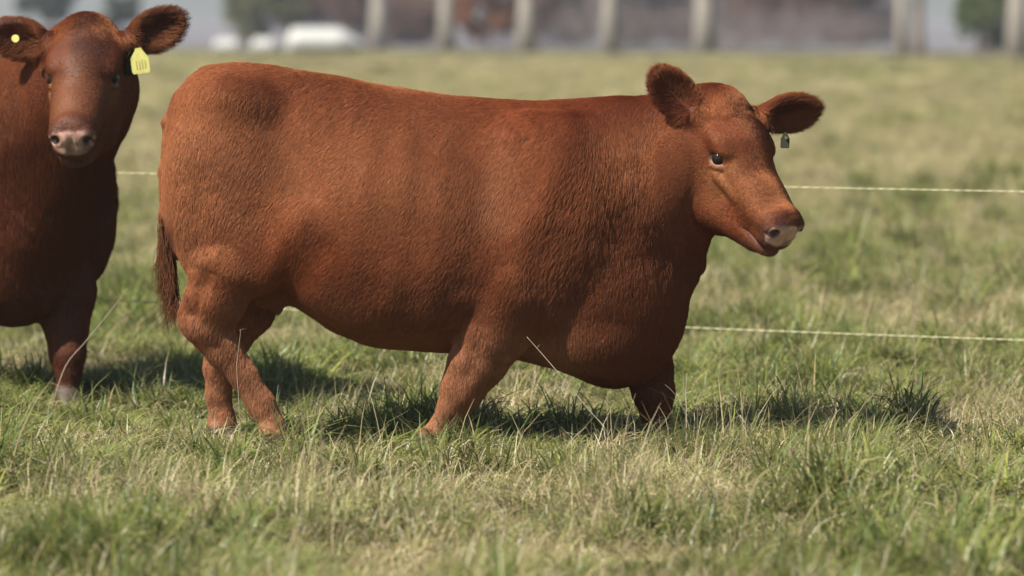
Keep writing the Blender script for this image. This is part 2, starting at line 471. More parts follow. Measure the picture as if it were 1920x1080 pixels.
# materials of the animals
def hide_mat():
    m, t, b = nodes('hide')
    a = t.nodes.new('ShaderNodeAttribute'); a.attribute_name = 'tint'
    t.links.new(a.outputs['Color'], b.inputs['Base Color'])
    w = t.nodes.new('ShaderNodeAttribute'); w.attribute_name = 'wet'; mr = t.nodes.new('ShaderNodeMapRange'); mr.inputs[3].default_value = .65; mr.inputs[4].default_value = .28
    t.links.new(w.outputs['Fac'], mr.inputs[0]); t.links.new(mr.outputs[0], b.inputs['Roughness']); b.inputs['Specular IOR Level'].default_value = 0.35
    n = noise(t, 260, 3, 0.6); bp = t.nodes.new('ShaderNodeBump'); bp.inputs['Strength'].default_value = 0.35; bp.inputs['Distance'].default_value = 0.002
    t.links.new(n, bp.inputs['Height']); t.links.new(bp.outputs[0], b.inputs['Normal'])
    return m
def hair_mat():
    m = bpy.data.materials.new('coat_hair'); m.use_nodes = True; t = m.node_tree
    t.nodes.remove(t.nodes['Principled BSDF'])
    a = t.nodes.new('ShaderNodeAttribute'); a.attribute_name = 'tint'
    an = t.nodes.new('ShaderNodeAttribute'); an.attribute_name = 'lie'          # the hide's normal under the hair
    vt = t.nodes.new('ShaderNodeVectorTransform'); vt.vector_type = 'NORMAL'; vt.convert_from = 'OBJECT'; vt.convert_to = 'WORLD'
    t.links.new(an.outputs['Vector'], vt.inputs[0])
    ge = t.nodes.new('ShaderNodeNewGeometry')
    mx = t.nodes.new('ShaderNodeMix'); mx.data_type = 'VECTOR'; mx.inputs[0].default_value = .42
    t.links.new(vt.outputs[0], mx.inputs[4]); t.links.new(ge.outputs['Normal'], mx.inputs[5])
    nm = t.nodes.new('ShaderNodeVectorMath'); nm.operation = 'NORMALIZE'; t.links.new(mx.outputs[1], nm.inputs[0])
    d = t.nodes.new('ShaderNodeBsdfDiffuse'); t.links.new(a.outputs['Color'], d.inputs[0]); t.links.new(nm.outputs[0], d.inputs['Normal'])
    h = t.nodes.new('ShaderNodeBsdfHair'); h.component = 'Reflection'
    h.inputs['RoughnessU'].default_value = .22; h.inputs['RoughnessV'].default_value = .6; h.inputs['Color'].default_value = (.66, .29, .135, 1)
    ms = t.nodes.new('ShaderNodeMixShader'); ms.inputs[0].default_value = .125
    t.links.new(d.outputs[0], ms.inputs[1]); t.links.new(h.outputs[0], ms.inputs[2])
    t.links.new(ms.outputs[0], t.nodes['Material Output'].inputs[0])
    return m
HIDE, HAIR = hide_mat(), hair_mat()
em, et, eb = nodes('eye_wet'); eb.inputs['Base Color'].default_value = (0.012, 0.007, 0.006, 1); eb.inputs['Roughness'].default_value = 0.1; eb.inputs['Specular IOR Level'].default_value = 0.22
ytag = noise_mat('yellow_tag_plastic', [(0.30, (0.42, 0.36, 0.10)), (0.48, (0.58, 0.54, 0.16)), (0.7, (0.63, 0.60, 0.22))], scale=38, rough=.55)
dtag, _, db_ = nodes('dark_and_shaded_tag'); db_.inputs['Base Color'].default_value = (0.02, 0.022, 0.014, 1); db_.inputs['Roughness'].default_value = 0.8; db_.inputs['Specular IOR Level'].default_value = 0.08  # heifer tag's own colour; painted shade on the yellow tag's rear panel

def hair_curves(name, P4, rad, tint, mat, parent, nrm):
    """P4 (N,K,3) points, rad (N,K), tint (N,3)"""
    N, K, _ = P4.shape
    hc = bpy.data.hair_curves.new(name); hc.add_curves([K] * N)
    hc.attributes['position'].data.foreach_set('vector', P4.astype(np.float32).ravel())
    ra = hc.attributes.get('radius') or hc.attributes.new('radius', 'FLOAT', 'POINT')
    ra.data.foreach_set('value', rad.astype(np.float32).ravel())
    ta = hc.attributes.new('tint', 'FLOAT_COLOR', 'CURVE')
    q = np.ones((N, 4), np.float32); q[:, :3] = tint; ta.data.foreach_set('color', q.ravel())
    la = hc.attributes.new('lie', 'FLOAT_VECTOR', 'CURVE'); la.data.foreach_set('vector', nrm.astype(np.float32).ravel())
    hc.materials.append(mat)
    o = bpy.data.objects.new(name, hc); C.objects.link(o); o.parent = parent
    tag(o, kind='stuff')
    return o

def p2(px, py, y=0.0):
    v = P(px, py, y); return (v.x, v.y, v.z)

def build_cow(root, O, L, U, ears, fine, nhair, legs, seed, neck_r=1.0, chest=0.0, tone=1.0, sh=0.0):
    """one body grown as a single surface, its eyes and its coat. O: back of the skull, L: along the face, U: forehead normal"""
    O = np.array(O, float); L = unit(L); U = np.array(U, float); U = unit(U - L * (U @ L)); Sx = np.cross(L, U)
    H = lambda l, u, s_: O + L * l + U * u + Sx * s_
    HM = (L, U, Sx); E1 = .90 * L + .436 * U; E2 = .90 * U - .436 * L; EM = (E1, E2, Sx)
    HE = lambda a, b, s_: H(.180, .041, s_) + E1 * a + E2 * b
    hc = H(0.22, 0, 0)
    f = Field(axis(-1.2, max(1.05, hc[0] + .4), hc[0] - .34, hc[0] + .34, .010, fine), axis(min(-.62, hc[1] - .45), max(.5, hc[1] + .4), hc[1] - .34, hc[1] + .34, .010, fine), axis(-.03, max(1.42, hc[2] + .4), hc[2] - .36, hc[2] + .34, .010, fine))
    # trunk from rump to brisket
    tr = [(304, 340, 352, .008), (308, 275, 410, .09), (318, 215, 455, .165), (342, 158, 490, .225), (375, 131, 505, .25), (420, 120, 515, .262), (500, 123, 530, .27),
          (560, 131, 575, .285), (620, 142, 618, .305), (700, 158, 650, .33), (780, 171, 658, .34), (860, 181, 660, .335), (950, 186, 668, .315), (1050, 190, 692, .285),
          (1120, 196, 712, .255), (1180, 204, 708, .235), (1225, 230, 690, .205), (1262, 310, 650, .16), (1283, 400, 590, .10), (1291, 496, 504, .008)]
    st = []
    for px, a, b, w in tr:
        st.append(((px - 960) / 600, CAMZ - (a - HOR) / 600, CAMZ - (b - HOR) / 600 + chest * float(sstep(1000, 1120, px) * sstep(1285, 1215, px)), w))
    f.loft(st, 2.3, 0.0)
    f.ell(p2(1150, 625 - chest * 600, 0), (.17, .17, .15), .06)                        # brisket
    for sgn in (-1, 1): f.ell(p2(1105, 640 - chest * 600, .13 * sgn), (.13, .09, .10), .05)
    for sgn in (-1, 1):
        f.ell(p2(1025, 380, .185 * sgn), (.24, .115, .27), .07)          # shoulder
        if sh: f.ell(p2(1160, 450, (.16 + sh) * sgn), (.14, .10, .25), .10)
        f.ell(p2(985, 520, .20 * sgn), (.15, .09, .15), .06)             # upper arm
        f.ell(p2(430, 330, .165 * sgn), (.175, .115, .27), .08)           # rump
        f.ell(p2(440, 190, .15 * sgn), (.09, .07, .05), .10)             # hip
        f.ell(p2(355, 215, .09 * sgn), (.04, .06, .07), .06)            # pin bone
        f.ell(p2(720, 450, .22 * sgn), (.34, .12, .26), .10)             # barrel
    # hind legs
    for sgn, k in ((-1, 'hind_near'), (1, 'hind_far')):
        q = legs[k]
        f.ell(p2(*q['thigh'], sgn * .165), q['thigh_r'], .07)
        f.ell(p2(*q['stifle'], sgn * .20), (.10, .075, .12), .06)
        pts = [p2(px, py, sgn * y) for px, py, y, r_ in q['leg']]
        f.chain(pts, [r_ for *_, r_ in q['leg']], .014, (1, .82, 1))
        f.ell(p2(*q['hock'], sgn * .155), (.024, .028, .036), .05)
        x, y, z = pts[-1]
        for e in (-.022, .022): f.cone((x - .02, y + e, z + .02), .030, (x + .05, y + e * 1.1, z - .03), .024, .012)
    # front legs
    for sgn, k in ((-1, 'front_near'), (1, 'front_far')):
        q = legs[k]
        pts = [p2(px, py, sgn * y) for px, py, y, r_ in q['leg']]
        f.chain(pts, [r_ for *_, r_ in q['leg']], .014, (1, .85, 1))
        x, y, z = pts[-1]
        for e in (-.022, .022): f.cone((x - .015, y + e, z + .02), .030, (x + .045, y + e * 1.1, z - .03), .024, .012)
    # udder and flank folds
    f.ell(p2(505, 540, 0), (.07, .09, .06), .05)
    f.ell(p2(522, 570, -.02), (.014, .014, .03), .015)
    # tail
    tl = [(392, 152, 0), (350, 192, -.01), (326, 230, -.02), (316, 320, -.03), (314, 400, -.04), (318, 470, -.05), (325, 530, -.05)]
    f.chain([p2(a, b, c) for a, b, c in tl], [.035, .035, .028, .024, .020, .016, .010], .02)
    # neck
    nb = lambda px, py, y: np.array(p2(px, py, y))
    up_end = H(0.02, -0.005, .02); lo_end = H(0.08, -0.185, 0); mid_end = H(0.02, -0.07, .025)
    f.cone(nb(1110, 345, 0), .22 * neck_r, up_end, .130, .09, (1, .9, 1))
    f.cone(nb(1160, 450, 0), .22 * neck_r, mid_end, .158, .09, (1, .9, 1))
    f.cone(nb(1175, 540, 0), .19 * neck_r, lo_end, .085, .09, (1, .8, 1))
    for sg in (-1, 1): f.cone(nb(1190, 390, -.10 * sg), .13, H(.055, -.085, .050 * sg), .082, .08)
    f.cone(nb(1150, 300, 0), .10, H(-.02, .05, 0), .07, .07)
    # head
    f.ell(H(.10, .02, 0), (.15, .115, .116), .03, HM)
    f.ell(H(.10, .080, 0), (.14, .055, .106), .04, HM)
    f.ell(H(.015, .100, 0), (.06, .058, .062), .05, HM)
    f.cone(H(.18, .035, 0), .080, H(.33, .014, 0), .058, .05)
    f.cone(H(.33, .014, 0), .058, H(.43, .004, 0), .056, .03)
    f.cone(H(.06, -.17, 0), .085, H(.24, -.150, 0), .058, .06)
    for sg in (-1, 1):
        f.cone(H(.25, .022, .036 * sg), .05, H(.42, .0, .030 * sg), .046, .03)
        f.ell(H(.14, -.055, .070 * sg), (.105, .085, .042), .026, HM)      # cheek
        f.cone(H(.06, -.09, .055 * sg), .068, H(.23, -.120, .038 * sg), .062, .03)
        f.cone(H(.22, -.125, .034 * sg), .064, H(.40, -.088, .018 * sg), .044, .03)
        f.ell(H(.30, -.035, .034 * sg), (.10, .060, .040), .04, HM)       # side of the muzzle
        f.cone(H(.215, -.002, .092 * sg), .012, H(.30, -.012, .072 * sg), .010, .022)   # face crest
        f.ell(H(.145, .078, .084 * sg), (.058, .024, .030), .026, HM)     # brow
    f.ell(H(.455, .006, 0), (.042, .058, .066), .03, HM)                 # muzzle
    f.ell(H(.445, -.044, 0), (.050, .034, .066), .022, HM)                 # upper lip
    f.ell(H(.428, -.090, 0), (.052, .026, .048), .014, HM)                # chin
    for sg in (-1, 1):
        f.ell(H(.466, .008, .044 * sg), (.028, .028, .025), .018, HM)     # nostril wing
        f.ell(H(.490, .004, .048 * sg), (.022, .014, .012), .008, HM, cut=True)
        f.ell(H(.480, -.010, .061 * sg), (.016, .007, .012), .006, HM, cut=True)
        f.ell(H(.44, -.068, .060 * sg), (.055, .004, .016), .010, HM, cut=True)    # mouth line
        f.ell(HE(0, 0, .123 * sg), (.028, .020, .028), .010, EM, cut=True)    # eye socket
        f.ell(HE(-.002, .026, .098 * sg), (.032, .008, .012), .012, EM)              # upper lid
        f.ell(HE(.002, -.024, .097 * sg), (.028, .007, .010), .012, EM)              # lower lid
    f.ell(H(.500, -.020, 0), (.010, .030, .005), .015, HM, cut=True)
    # ears
    for sg, e1, e3 in ears:
        e1 = unit(e1); e3 = np.array(e3, float); e3 = unit(e3 - e1 * (e3 @ e1)); e2 = np.cross(e1, e3)
        r0 = H(.045, .065, .085 * sg) + e1 * (.02 if sg < 0 else 0); M = (e1, e2, e3)
        c = r0 + e1 * .125
        f.cone(r0 - e1 * .02, .040, r0 + e1 * .07, .036, .03)
        f.ell(c, (.100, .064, .0175), .022, M)
        f.ell(c + e3 * .023 + e1 * .008, (.083, .049, .026), .008, M, cut=True)
    V, F = f.mesh(); del f
    V = smooth_mesh(V, F, 2, 0.5)
    # folds of the neck and small unevenness of the flesh
    N = vert_normals(V, F)
    side = sstep(.08, .16, np.abs(V[:, 1]))
    for (ax, ay), (bx, by), rd, amp in [((520, 235), (575, 330), .085, -.020), ((505, 205), (430, 165), .05, .010), ((500, 520), (575, 400), .045, .016), ((545, 545), (610, 460), .05, -.010),
            ((1075, 240), (960, 500), .055, .012), ((930, 300), (880, 520), .07, -.010), ((870, 590), (850, 640), .04, -.010), ((455, 420), (470, 500), .06, .008), ((385, 330), (375, 520), .04, -.007),
            ((1175, 400), (1075, 570), .05, -.006), ((700, 250), (660, 520), .035, .004), ((770, 250), (735, 560), .035, .004), ((840, 260), (805, 590), .035, .004), ((400, 505), (368, 578), .028, -.012), ((412, 640), (486, 755), .016, -.006), ((405, 700), (408, 770), .016, -.005), ((886, 712), (872, 738), .030, .006), ((858, 765), (838, 800), .016, -.004), ((905, 600), (880, 690), .022, -.005), ((930, 640), (905, 700), .03, .004)]:
        a_ = np.array([(ax - 960) / 600, CAMZ - (ay - HOR) / 600]); b_ = np.array([(bx - 960) / 600, CAMZ - (by - HOR) / 600]); q_ = V[:, [0, 2]] - a_; d_ = b_ - a_
        t_ = np.clip((q_ @ d_) / (d_ @ d_), 0, 1); dist = np.linalg.norm(q_ - t_[:, None] * d_, axis=1)
        V = V + N * (amp * np.exp(-(dist / rd) ** 2) * side)[:, None]
    hd = (V - O) @ np.stack([L, U, Sx], 1)                      # head coordinates
    def head_w(h): return sstep(-.10, .07, h[:, 0] + 1.1 * np.minimum(h[:, 1] + .02, 0)) * sstep(.34, .26, np.linalg.norm(h - np.array([.22, 0, 0]), axis=1))
    hw = head_w(hd)
    nw = sstep(.2, .32, V[:, 0]) * sstep(.78, .62, V[:, 0]) * sstep(.45, .6, V[:, 2]) * sstep(1.08, .98, V[:, 2]) * (1 - hw)
    ph = V[:, 0] * 1.0 + 0.22 * V[:, 2] + 0.05 * vnoise(V * 6, 2)
    fold = np.sin(ph * 2 * math.pi / .052) * 0.5 + 0.5 * np.sin(ph * 2 * math.pi / .031 + 6 * vnoise(V * 9, 4))
    V = V + N * (.0015 * fold * nw)[:, None]
    V = V + N * (0.012 * (vnoise(V * 6, 8) - .5) + 0.003 * (vnoise(V * 19, 9) - .5))[:, None] * (1 - hw)[:, None]
    N = vert_normals(V, F)

    eyes = [H(.180, .041, .095 * sg) for sg in (-1, 1)]
    # ---- colours of hide and coat
    def look(Q):
        h = (Q - O) @ np.stack([L, U, Sx], 1); w = head_w(h)
        base = np.array([.165, .040, .0135])
        n1 = vnoise(Q * np.array([5, 5, 5]), 11)[:, None]; n2 = vnoise(Q * 22, 12)[:, None]
        n3 = vnoise(Q * np.array([70, 70, 22]) + 3 * n2, 13)[:, None]; n4 = vnoise(Q * np.array([3.2, 3.2, 2.4]), 14)[:, None]
        c = base * (0.66 + 0.30 * n1 + 0.14 * n2 + .34 * n3); c = c * (1 + np.array([.25, .42, .52]) * (n4 - .45))
        def mixc(c, col, k): return c * (1 - k[:, None]) + np.array(col) * k[:, None]
        leg = sstep(.58, .30, Q[:, 2]) * (1 - w)
        c = mixc(c, (.35, .168, .083), leg * (.6 + .4 * n1[:, 0]) * .9)
        hq = sstep(-.70, -1.0, Q[:, 0]) * sstep(.4, .62, Q[:, 2])
        c = mixc(c, (.34, .135, .058), hq * .75)
        pale = sstep(.50, .72, vnoise(Q * np.array([4.2, 4.2, 5.5]) + 7, 17)) * sstep(.15, -.1, Q[:, 0]) * sstep(1.02, .85, Q[:, 2]) * (1 - w); c = mixc(c, (.29, .125, .060), pale * .55)  # flank sheen painted in as paler coat patches
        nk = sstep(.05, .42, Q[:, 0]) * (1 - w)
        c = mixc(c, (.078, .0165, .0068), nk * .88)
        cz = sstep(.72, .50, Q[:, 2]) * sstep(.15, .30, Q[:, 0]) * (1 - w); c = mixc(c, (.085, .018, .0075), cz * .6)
        bl = sstep(.66, .48, Q[:, 2]) * sstep(.30, .42, Q[:, 2]) * sstep(-.62, -.45, Q[:, 0]) * (1 - w); c = mixc(c, (.12, .030, .012), bl * .6)
        gold = sstep(.1, -.3, Q[:, 0]) * sstep(.62, .85, Q[:, 2]) * (1 - w); c = mixc(c, (.235, .083, .032), gold * .7)
        top = sstep(.98, 1.10, Q[:, 2]) * sstep(.35, .2, Q[:, 0])
        c = mixc(c, (.16, .040, .015), top * .45)
        # face: tan below the eye and on the bridge of the nose, darker forehead
        c = mixc(c, (.125, .032, .011), w * .6)
        e = np.minimum(*[np.linalg.norm((Q - (eyes[i] + L * .05 - U * .035)) / 1.0, axis=1) for i in (0, 1)])
        c = mixc(c, (.30, .122, .044), sstep(.10, .02, e) * w * .75)
        br = sstep(.20, .32, h[:, 0]) * sstep(.47, .40, h[:, 0]) * sstep(-.05, .02, h[:, 1])
        c = mixc(c, (.22, .080, .030), br * w * .7)
        c = mixc(c, (.06, .016, .008), sstep(.045, .085, h[:, 1]) * sstep(.34, .14, h[:, 0]) * sstep(.085, .035, np.abs(h[:, 2] + .025)) * w * .85)
        ch = sstep(-.045, -.075, h[:, 1]) * sstep(.38, .44, h[:, 0]); c = mixc(c, (.16, .075, .05), ch * w * .7)
        # dried dust on the flank and rump
        dust = np.zeros(len(Q))
        spot = np.array([p2(672, 294, 0)[0], p2(672, 294, 0)[2]]); dust = np.maximum(dust, sstep(.032, .008, np.hypot(Q[:, 0] - spot[0] - .5 * (Q[:, 2] - spot[1]), (Q[:, 2] - spot[1]) * .8) + .02 * vnoise(Q * 80, 24)))
        c = mixc(c, (.42, .25, .15), dust * .45 * sstep(.35, .6, vnoise(Q * np.array([90, 90, 40]), 25)))
        tail = sstep(-1.035, -1.06, Q[:, 0]) * sstep(.78, .66, Q[:, 2]) * sstep(.45, .5, Q[:, 2]); c = mixc(c, (.05, .018, .010), tail)  # dark tail hair, darkened further to paint in its shade
        hoof = sstep(.075, .05, Q[:, 2]); c = mixc(c, (.050, .034, .023), hoof)
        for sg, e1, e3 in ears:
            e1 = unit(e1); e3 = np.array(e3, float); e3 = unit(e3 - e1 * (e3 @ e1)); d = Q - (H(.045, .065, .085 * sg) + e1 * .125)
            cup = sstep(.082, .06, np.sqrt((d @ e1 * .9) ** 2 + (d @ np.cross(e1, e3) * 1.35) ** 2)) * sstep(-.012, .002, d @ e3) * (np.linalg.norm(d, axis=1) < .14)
            c = mixc(c, (.085, .026, .014), cup * .6)  # ear cup: darker inner hair, with its shade painted in as well
        # bare nose skin
        rr = np.sqrt((h[:, 0] - .492) ** 2 + ((h[:, 1] + .004) * .95) ** 2 + (h[:, 2] * .55) ** 2) + .012 * (vnoise(Q * 55, 33) - .5)
        nose = sstep(.056, .034, rr) * sstep(-.058, -.045, h[:, 1])
        sk = np.array([.47, .28, .225]) * (0.7 + .6 * vnoise(Q * 70, 31))[:, None]
        sk = sk * (1 - .55 * sstep(.55, .75, vnoise(Q * 34, 35)))[:, None]
        c = c * (1 - nose[:, None]) + sk * nose[:, None]
        edge = sstep(.085, .055, rr) * (1 - nose) * sstep(.30, .42, h[:, 0]); c = mixc(c, (.085, .04, .03), edge * .55)
        ed = np.minimum(*[np.linalg.norm(Q - eyes[i], axis=1) for i in (0, 1)])
        rim = sstep(.0295, .026, ed)
        low = np.maximum.reduce([sstep(-.008, -.014, (Q - eyes[i]) @ E2) * (np.linalg.norm(Q - eyes[i], axis=1) < .05) for i in (0, 1)])
        c = mixc(c, (.05, .025, .02), rim * (1 - low)); c = mixc(c, (.15, .075, .058), rim * low)
        nos = np.minimum(*[np.linalg.norm(Q - H(.485, .002, .051 * s_), axis=1) for s_ in (-1, 1)])
        c = mixc(c, (.05, .022, .02), sstep(.022, .013, nos))
        bare = np.maximum.reduce([nose, rim, hoof * 1.0])
        return c * (tone * np.array([.80, .80, .90])) ** ((1 - np.clip(bare, 0, 1))[:, None]), bare, h, w
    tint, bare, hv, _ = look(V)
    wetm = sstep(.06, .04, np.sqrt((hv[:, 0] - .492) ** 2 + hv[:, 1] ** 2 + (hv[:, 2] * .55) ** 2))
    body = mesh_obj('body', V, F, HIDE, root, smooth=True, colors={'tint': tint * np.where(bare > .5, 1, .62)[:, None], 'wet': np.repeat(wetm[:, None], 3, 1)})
    for e in (0, 1):
        s_ = (-1, 1)[e]
        bpyv = []; bf = []
        sg_, rg = 20, 12; r_ = .0255
        c0 = H(.180, .041, .0885 * s_)
        for i in range(rg + 1):
            for j in range(sg_):
                a, b = math.pi * i / rg, 2 * math.pi * j / sg_
                bpyv.append(c0 + r_ * np.array([math.sin(a) * math.cos(b), math.sin(a) * math.sin(b), math.cos(a)]))
        for i in range(rg):
            for j in range(sg_):
                bf.append((i * sg_ + j, (i + 1) * sg_ + j, (i + 1) * sg_ + (j + 1) % sg_, i * sg_ + (j + 1) % sg_))
        mesh_obj('eye', bpyv, bf, em, root, smooth=True)
    # ---- coat
    r = np.random.default_rng(seed)
    T = np.concatenate([F[:, [0, 1, 2]], F[:, [0, 2, 3]]])
    ar = np.linalg.norm(np.cross(V[T[:, 1]] - V[T[:, 0]], V[T[:, 2]] - V[T[:, 0]]), axis=1)
    cen = V[T].mean(1)
    Rw = np.array(root.matrix_basis.to_3x3()); nworld = N[T[:, 0]] @ Rw.T
    dens = np.where(nworld[:, 1] < 0.35, 1.0, 0.3)
    hcen = (cen - O) @ np.stack([L, U, Sx], 1)
    dens = dens * (1 + 0.9 * head_w(hcen))
    pr = ar * dens; pr /= pr.sum()
    k = r.choice(len(T), nhair, p=pr)
    u, v = r.uniform(size=nhair), r.uniform(size=nhair); m = u + v > 1; u[m], v[m] = 1 - u[m], 1 - v[m]
    w3 = np.stack([1 - u - v, u, v], 1)
    Q = (V[T[k]] * w3[:, :, None]).sum(1); n = (N[T[k]] * w3[:, :, None]).sum(1); n /= np.linalg.norm(n, axis=1)[:, None]
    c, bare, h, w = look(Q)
    keep = (bare < .35) & (Q[:, 2] > .03)
    Q, n, c, h, w = Q[keep], n[keep], c[keep], h[keep], w[keep]; M_ = len(Q)
    # direction the hair lies in
    flow = np.tile(np.array([-.62, 0, -.78]), (M_, 1))
    nk = (sstep(.1, .35, Q[:, 0]))[:, None]; flow = flow * (1 - nk) + np.array([-.22, 0, -.97]) * nk
    rp = sstep(-.8, -1.0, Q[:, 0])[:, None]; flow = flow * (1 - rp) + np.array([-.15, 0, -1]) * rp
    lg = sstep(.5, .35, Q[:, 2])[:, None]; flow = flow * (1 - lg) + np.array([-.15, 0, -1]) * lg
    fc = -L * .45 - U * .75; wh = (sstep(.5, .98, w) * sstep(-.02, .06, h[:, 0] + 1.1 * np.minimum(h[:, 1] + .02, 0)))[:, None]; flow = flow * (1 - wh) + fc * wh
    pw = (.8 * w * sstep(.15, -.02, h[:, 0] + .06 * (vnoise(Q * 30, 67) - .5)) * sstep(.05, .10, h[:, 1]))[:, None]; flow = flow * (1 - pw) + (L * .8 - U * .3) * pw
    ear_len = np.zeros(M_)
    for sg, e1, e3 in ears:
        e1 = unit(e1); r0 = H(.045, .065, .085 * sg); t = (Q - r0) @ e1
        dist = np.linalg.norm(Q - r0 - np.clip(t, .02, .2)[:, None] * e1, axis=1)
        e3 = np.array(e3, float); e3 = unit(e3 - e1 * (e3 @ e1)); we = sstep(.04, .08, t) * sstep(.072, .06, dist) * sstep(.04, .028, np.abs((Q - r0) @ e3)); rd = Q - r0 - np.clip(t, .02, .16)[:, None] * e1; rd = rd / (np.linalg.norm(rd, axis=1)[:, None] + 1e-5)
        flow = flow * (1 - we[:, None]) + (e1 * .8 + rd * .6) * we[:, None]
        ear_len = np.maximum(ear_len, we)
    flow = flow + 0.40 * (np.stack([vnoise(Q * 5.5, s_) for s_ in (41, 42, 43)], 1) - .5) + .08 * (np.stack([vnoise(Q * 17, s_) for s_ in (44, 45, 46)], 1) - .5)
    flow += r.normal(size=(M_, 3)) * .10
    t = flow - n * (flow * n).sum(1)[:, None]; t /= np.linalg.norm(t, axis=1)[:, None] + 1e-6
    ln = .018 + 0 * h[:, 0]
    shag = sstep(-.02, .3, Q[:, 0]) * sstep(1.05, .7, Q[:, 2]) * sstep(.30, .45, Q[:, 2]) * (1 - w) * sstep(-.03, .07, Q[:, 2] - .683 - .893 * (Q[:, 0] - .45) + .05 * (vnoise(Q * 12, 61) - .5))
    ln = ln + .018 * shag
    ln = ln * (1 - w * .50); ln = np.where(ear_len > .3, .026, ln)
    poll = w * sstep(.09, .02, h[:, 0]) * sstep(.04, .09, h[:, 1]); ln = ln + .012 * poll * (.4 + 1.2 * vnoise(Q * 60, 66))
    ln = np.where((Q[:, 2] < .42), .013 + .004 * sstep(.2, .4, Q[:, 2]), ln)
    ln *= r.uniform(.6, 1.25, M_)
    lift = (.30 + .10 * r.normal(size=M_)).clip(.1, .7) * np.where(shag > .3, 1.1, 1) * np.where(ear_len > .3, 1.5, 1)
    # locks: hairs of one lock lean together
    wp = Q + .012 * (np.stack([vnoise(Q * 40, s_) for s_ in (51, 52, 53)], 1) - .5) + .006 * (np.stack([vnoise(Q * 95, s_) for s_ in (54, 55, 56)], 1) - .5)
    fx = .62 * (1 - nk[:, 0]) + .22 * nk[:, 0]; fz = np.sqrt(1 - fx ** 2)
    al = wp[:, 0] * fx + wp[:, 2] * fz; ac = wp[:, 0] * fz - wp[:, 2] * fx
    wide = np.where(shag > .3, .011, np.where(w > .5, .005, .0065))
    row = np.floor(ac / wide).astype(np.int64)
    key = np.floor(al / np.where(w > .5, .012, .028) + (row * 7919 % 101) / 101.0).astype(np.int64) * 1000003 + row * 7063 + np.floor(wp[:, 1] / .014).astype(np.int64) * 50021
    _, inv = np.unique(key, return_inverse=True); inv = inv.ravel(); cn = np.bincount(inv)
    mean = np.stack([np.bincount(inv, Q[:, i]) / cn for i in range(3)], 1)[inv]
    lockr = r.normal(size=(len(cn), 3))[inv]
    ruff = .25 + 1.9 * sstep(.40, .75, vnoise(Q * np.array([6, 6, 5]), 81))
    lift = (lift + np.where(shag > .3, .08, .035 * ruff) * lockr[:, 1]).clip(.06, .8)
    pull = mean - Q; pull -= n * (pull * n).sum(1)[:, None]
    ss = np.array([0, .33, .68, 1.0])
    X = np.zeros((M_, 4, 3))
    for i, s_ in enumerate(ss):
        X[:, i] = Q - n * .0004 + t * (ln * s_)[:, None] + n * (ln * (lift * s_ - .55 * lift * s_ ** 2))[:, None] + pull * (np.where(shag > .3, .5, .30)[:, None] * s_ ** 1.3) + lockr * (ln * np.where(shag > .3, .06, .02) * s_ ** 2)[:, None]
    X[:, :, 2] -= (ln * .12)[:, None] * ss[None] ** 2
    rad = np.array([.00042, .00038, .00028, .0001])[None] * r.uniform(.8, 1.25, M_)[:, None]
    c = c * (r.normal(1, .11, M_).clip(.6, 1.5) * (1 + .075 * ruff * lockr[:, 0]).clip(.7, 1.4))[:, None]
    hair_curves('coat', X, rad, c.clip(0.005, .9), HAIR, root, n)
    # tail switch
    if seed == 1:
        n_s = 900
        a = np.array(p2(304, 395, -.055)); b = np.array(p2(324, 535, -.055))
        u = r.uniform(0, 1, n_s) ** .8; st_ = a + (b - a) * u[:, None] + r.normal(size=(n_s, 3)) * np.array([.007, .01, .006])
        ln_ = r.uniform(.11, .225, n_s) * (1 - .3 * u)
        lk = r.integers(0, 7, n_s); sw = np.array([-.16, -.05, .03, -.22, .0, .08, -.1])[lk]
        X = np.zeros((n_s, 6, 3))
        for i, s_ in enumerate(np.linspace(0, 1, 6)):
            off = np.stack([(.10 * (1 - s_) + sw * s_) * ln_ * s_ + .012 * np.sin(s_ * 7 + lk) * s_, r.normal(size=n_s) * .0 + .02 * s_ * np.cos(lk * 2.0), -ln_ * s_], 1)
            X[:, i] = st_ * 1.0 + off + (r.normal(size=(n_s, 3)) * .002)
        rad = np.tile(np.array([.0009, .0009, .0008, .0007, .0005, .0002]), (n_s, 1))
        tc = np.array([.034, .012, .007]) * r.uniform(.5, 1.7, n_s)[:, None]  # dark switch hair, colour lowered again to stand for shade
        o = hair_curves('tail_switch', X, rad, tc, HAIR, root, np.tile(np.array([-.55, -.8, .2]), (n_s, 1)) + .4 * r.normal(size=(n_s, 3)))
    return H, body

LEGS = {
 'hind_near': dict(thigh=(425, 440), thigh_r=(.145, .095, .21), stifle=(478, 470), hock=(356, 592),
    leg=[(425, 500, .19, .125), (405, 560, .18, .095), (390, 605, .17, .073), (418, 655, .165, .056), (456, 705, .165, .044), (488, 757, .165, .045), (508, 795, .165, .041), (516, 822, .165, .040)]),
 'hind_far': dict(thigh=(440, 430), thigh_r=(.14, .09, .2), stifle=(500, 480), hock=(378, 628),
    leg=[(478, 520, .17, .11), (462, 580, .16, .085), (430, 635, .15, .068), (412, 690, .15, .050), (409, 740, .15, .040), (415, 785, .15, .040), (416, 806, .15, .042), (418, 818, .15, .042)]),
 'front_near': dict(leg=[(955, 540, .21, .14), (925, 610, .20, .118), (898, 670, .19, .090), (868, 728, .18, .068), (851, 762, .175, .052), (831, 795, .17, .037), (815, 820, .17, .040), (806, 832, .17, .037)]),
 'front_far': dict(leg=[(1150, 540, .17, .13), (1190, 620, .16, .110), (1215, 690, .15, .075), (1225, 735, .145, .063), (1229, 768, .145, .047), (1230, 798, .145, .036), (1232, 818, .145, .042), (1238, 822, .145, .042)]),
}
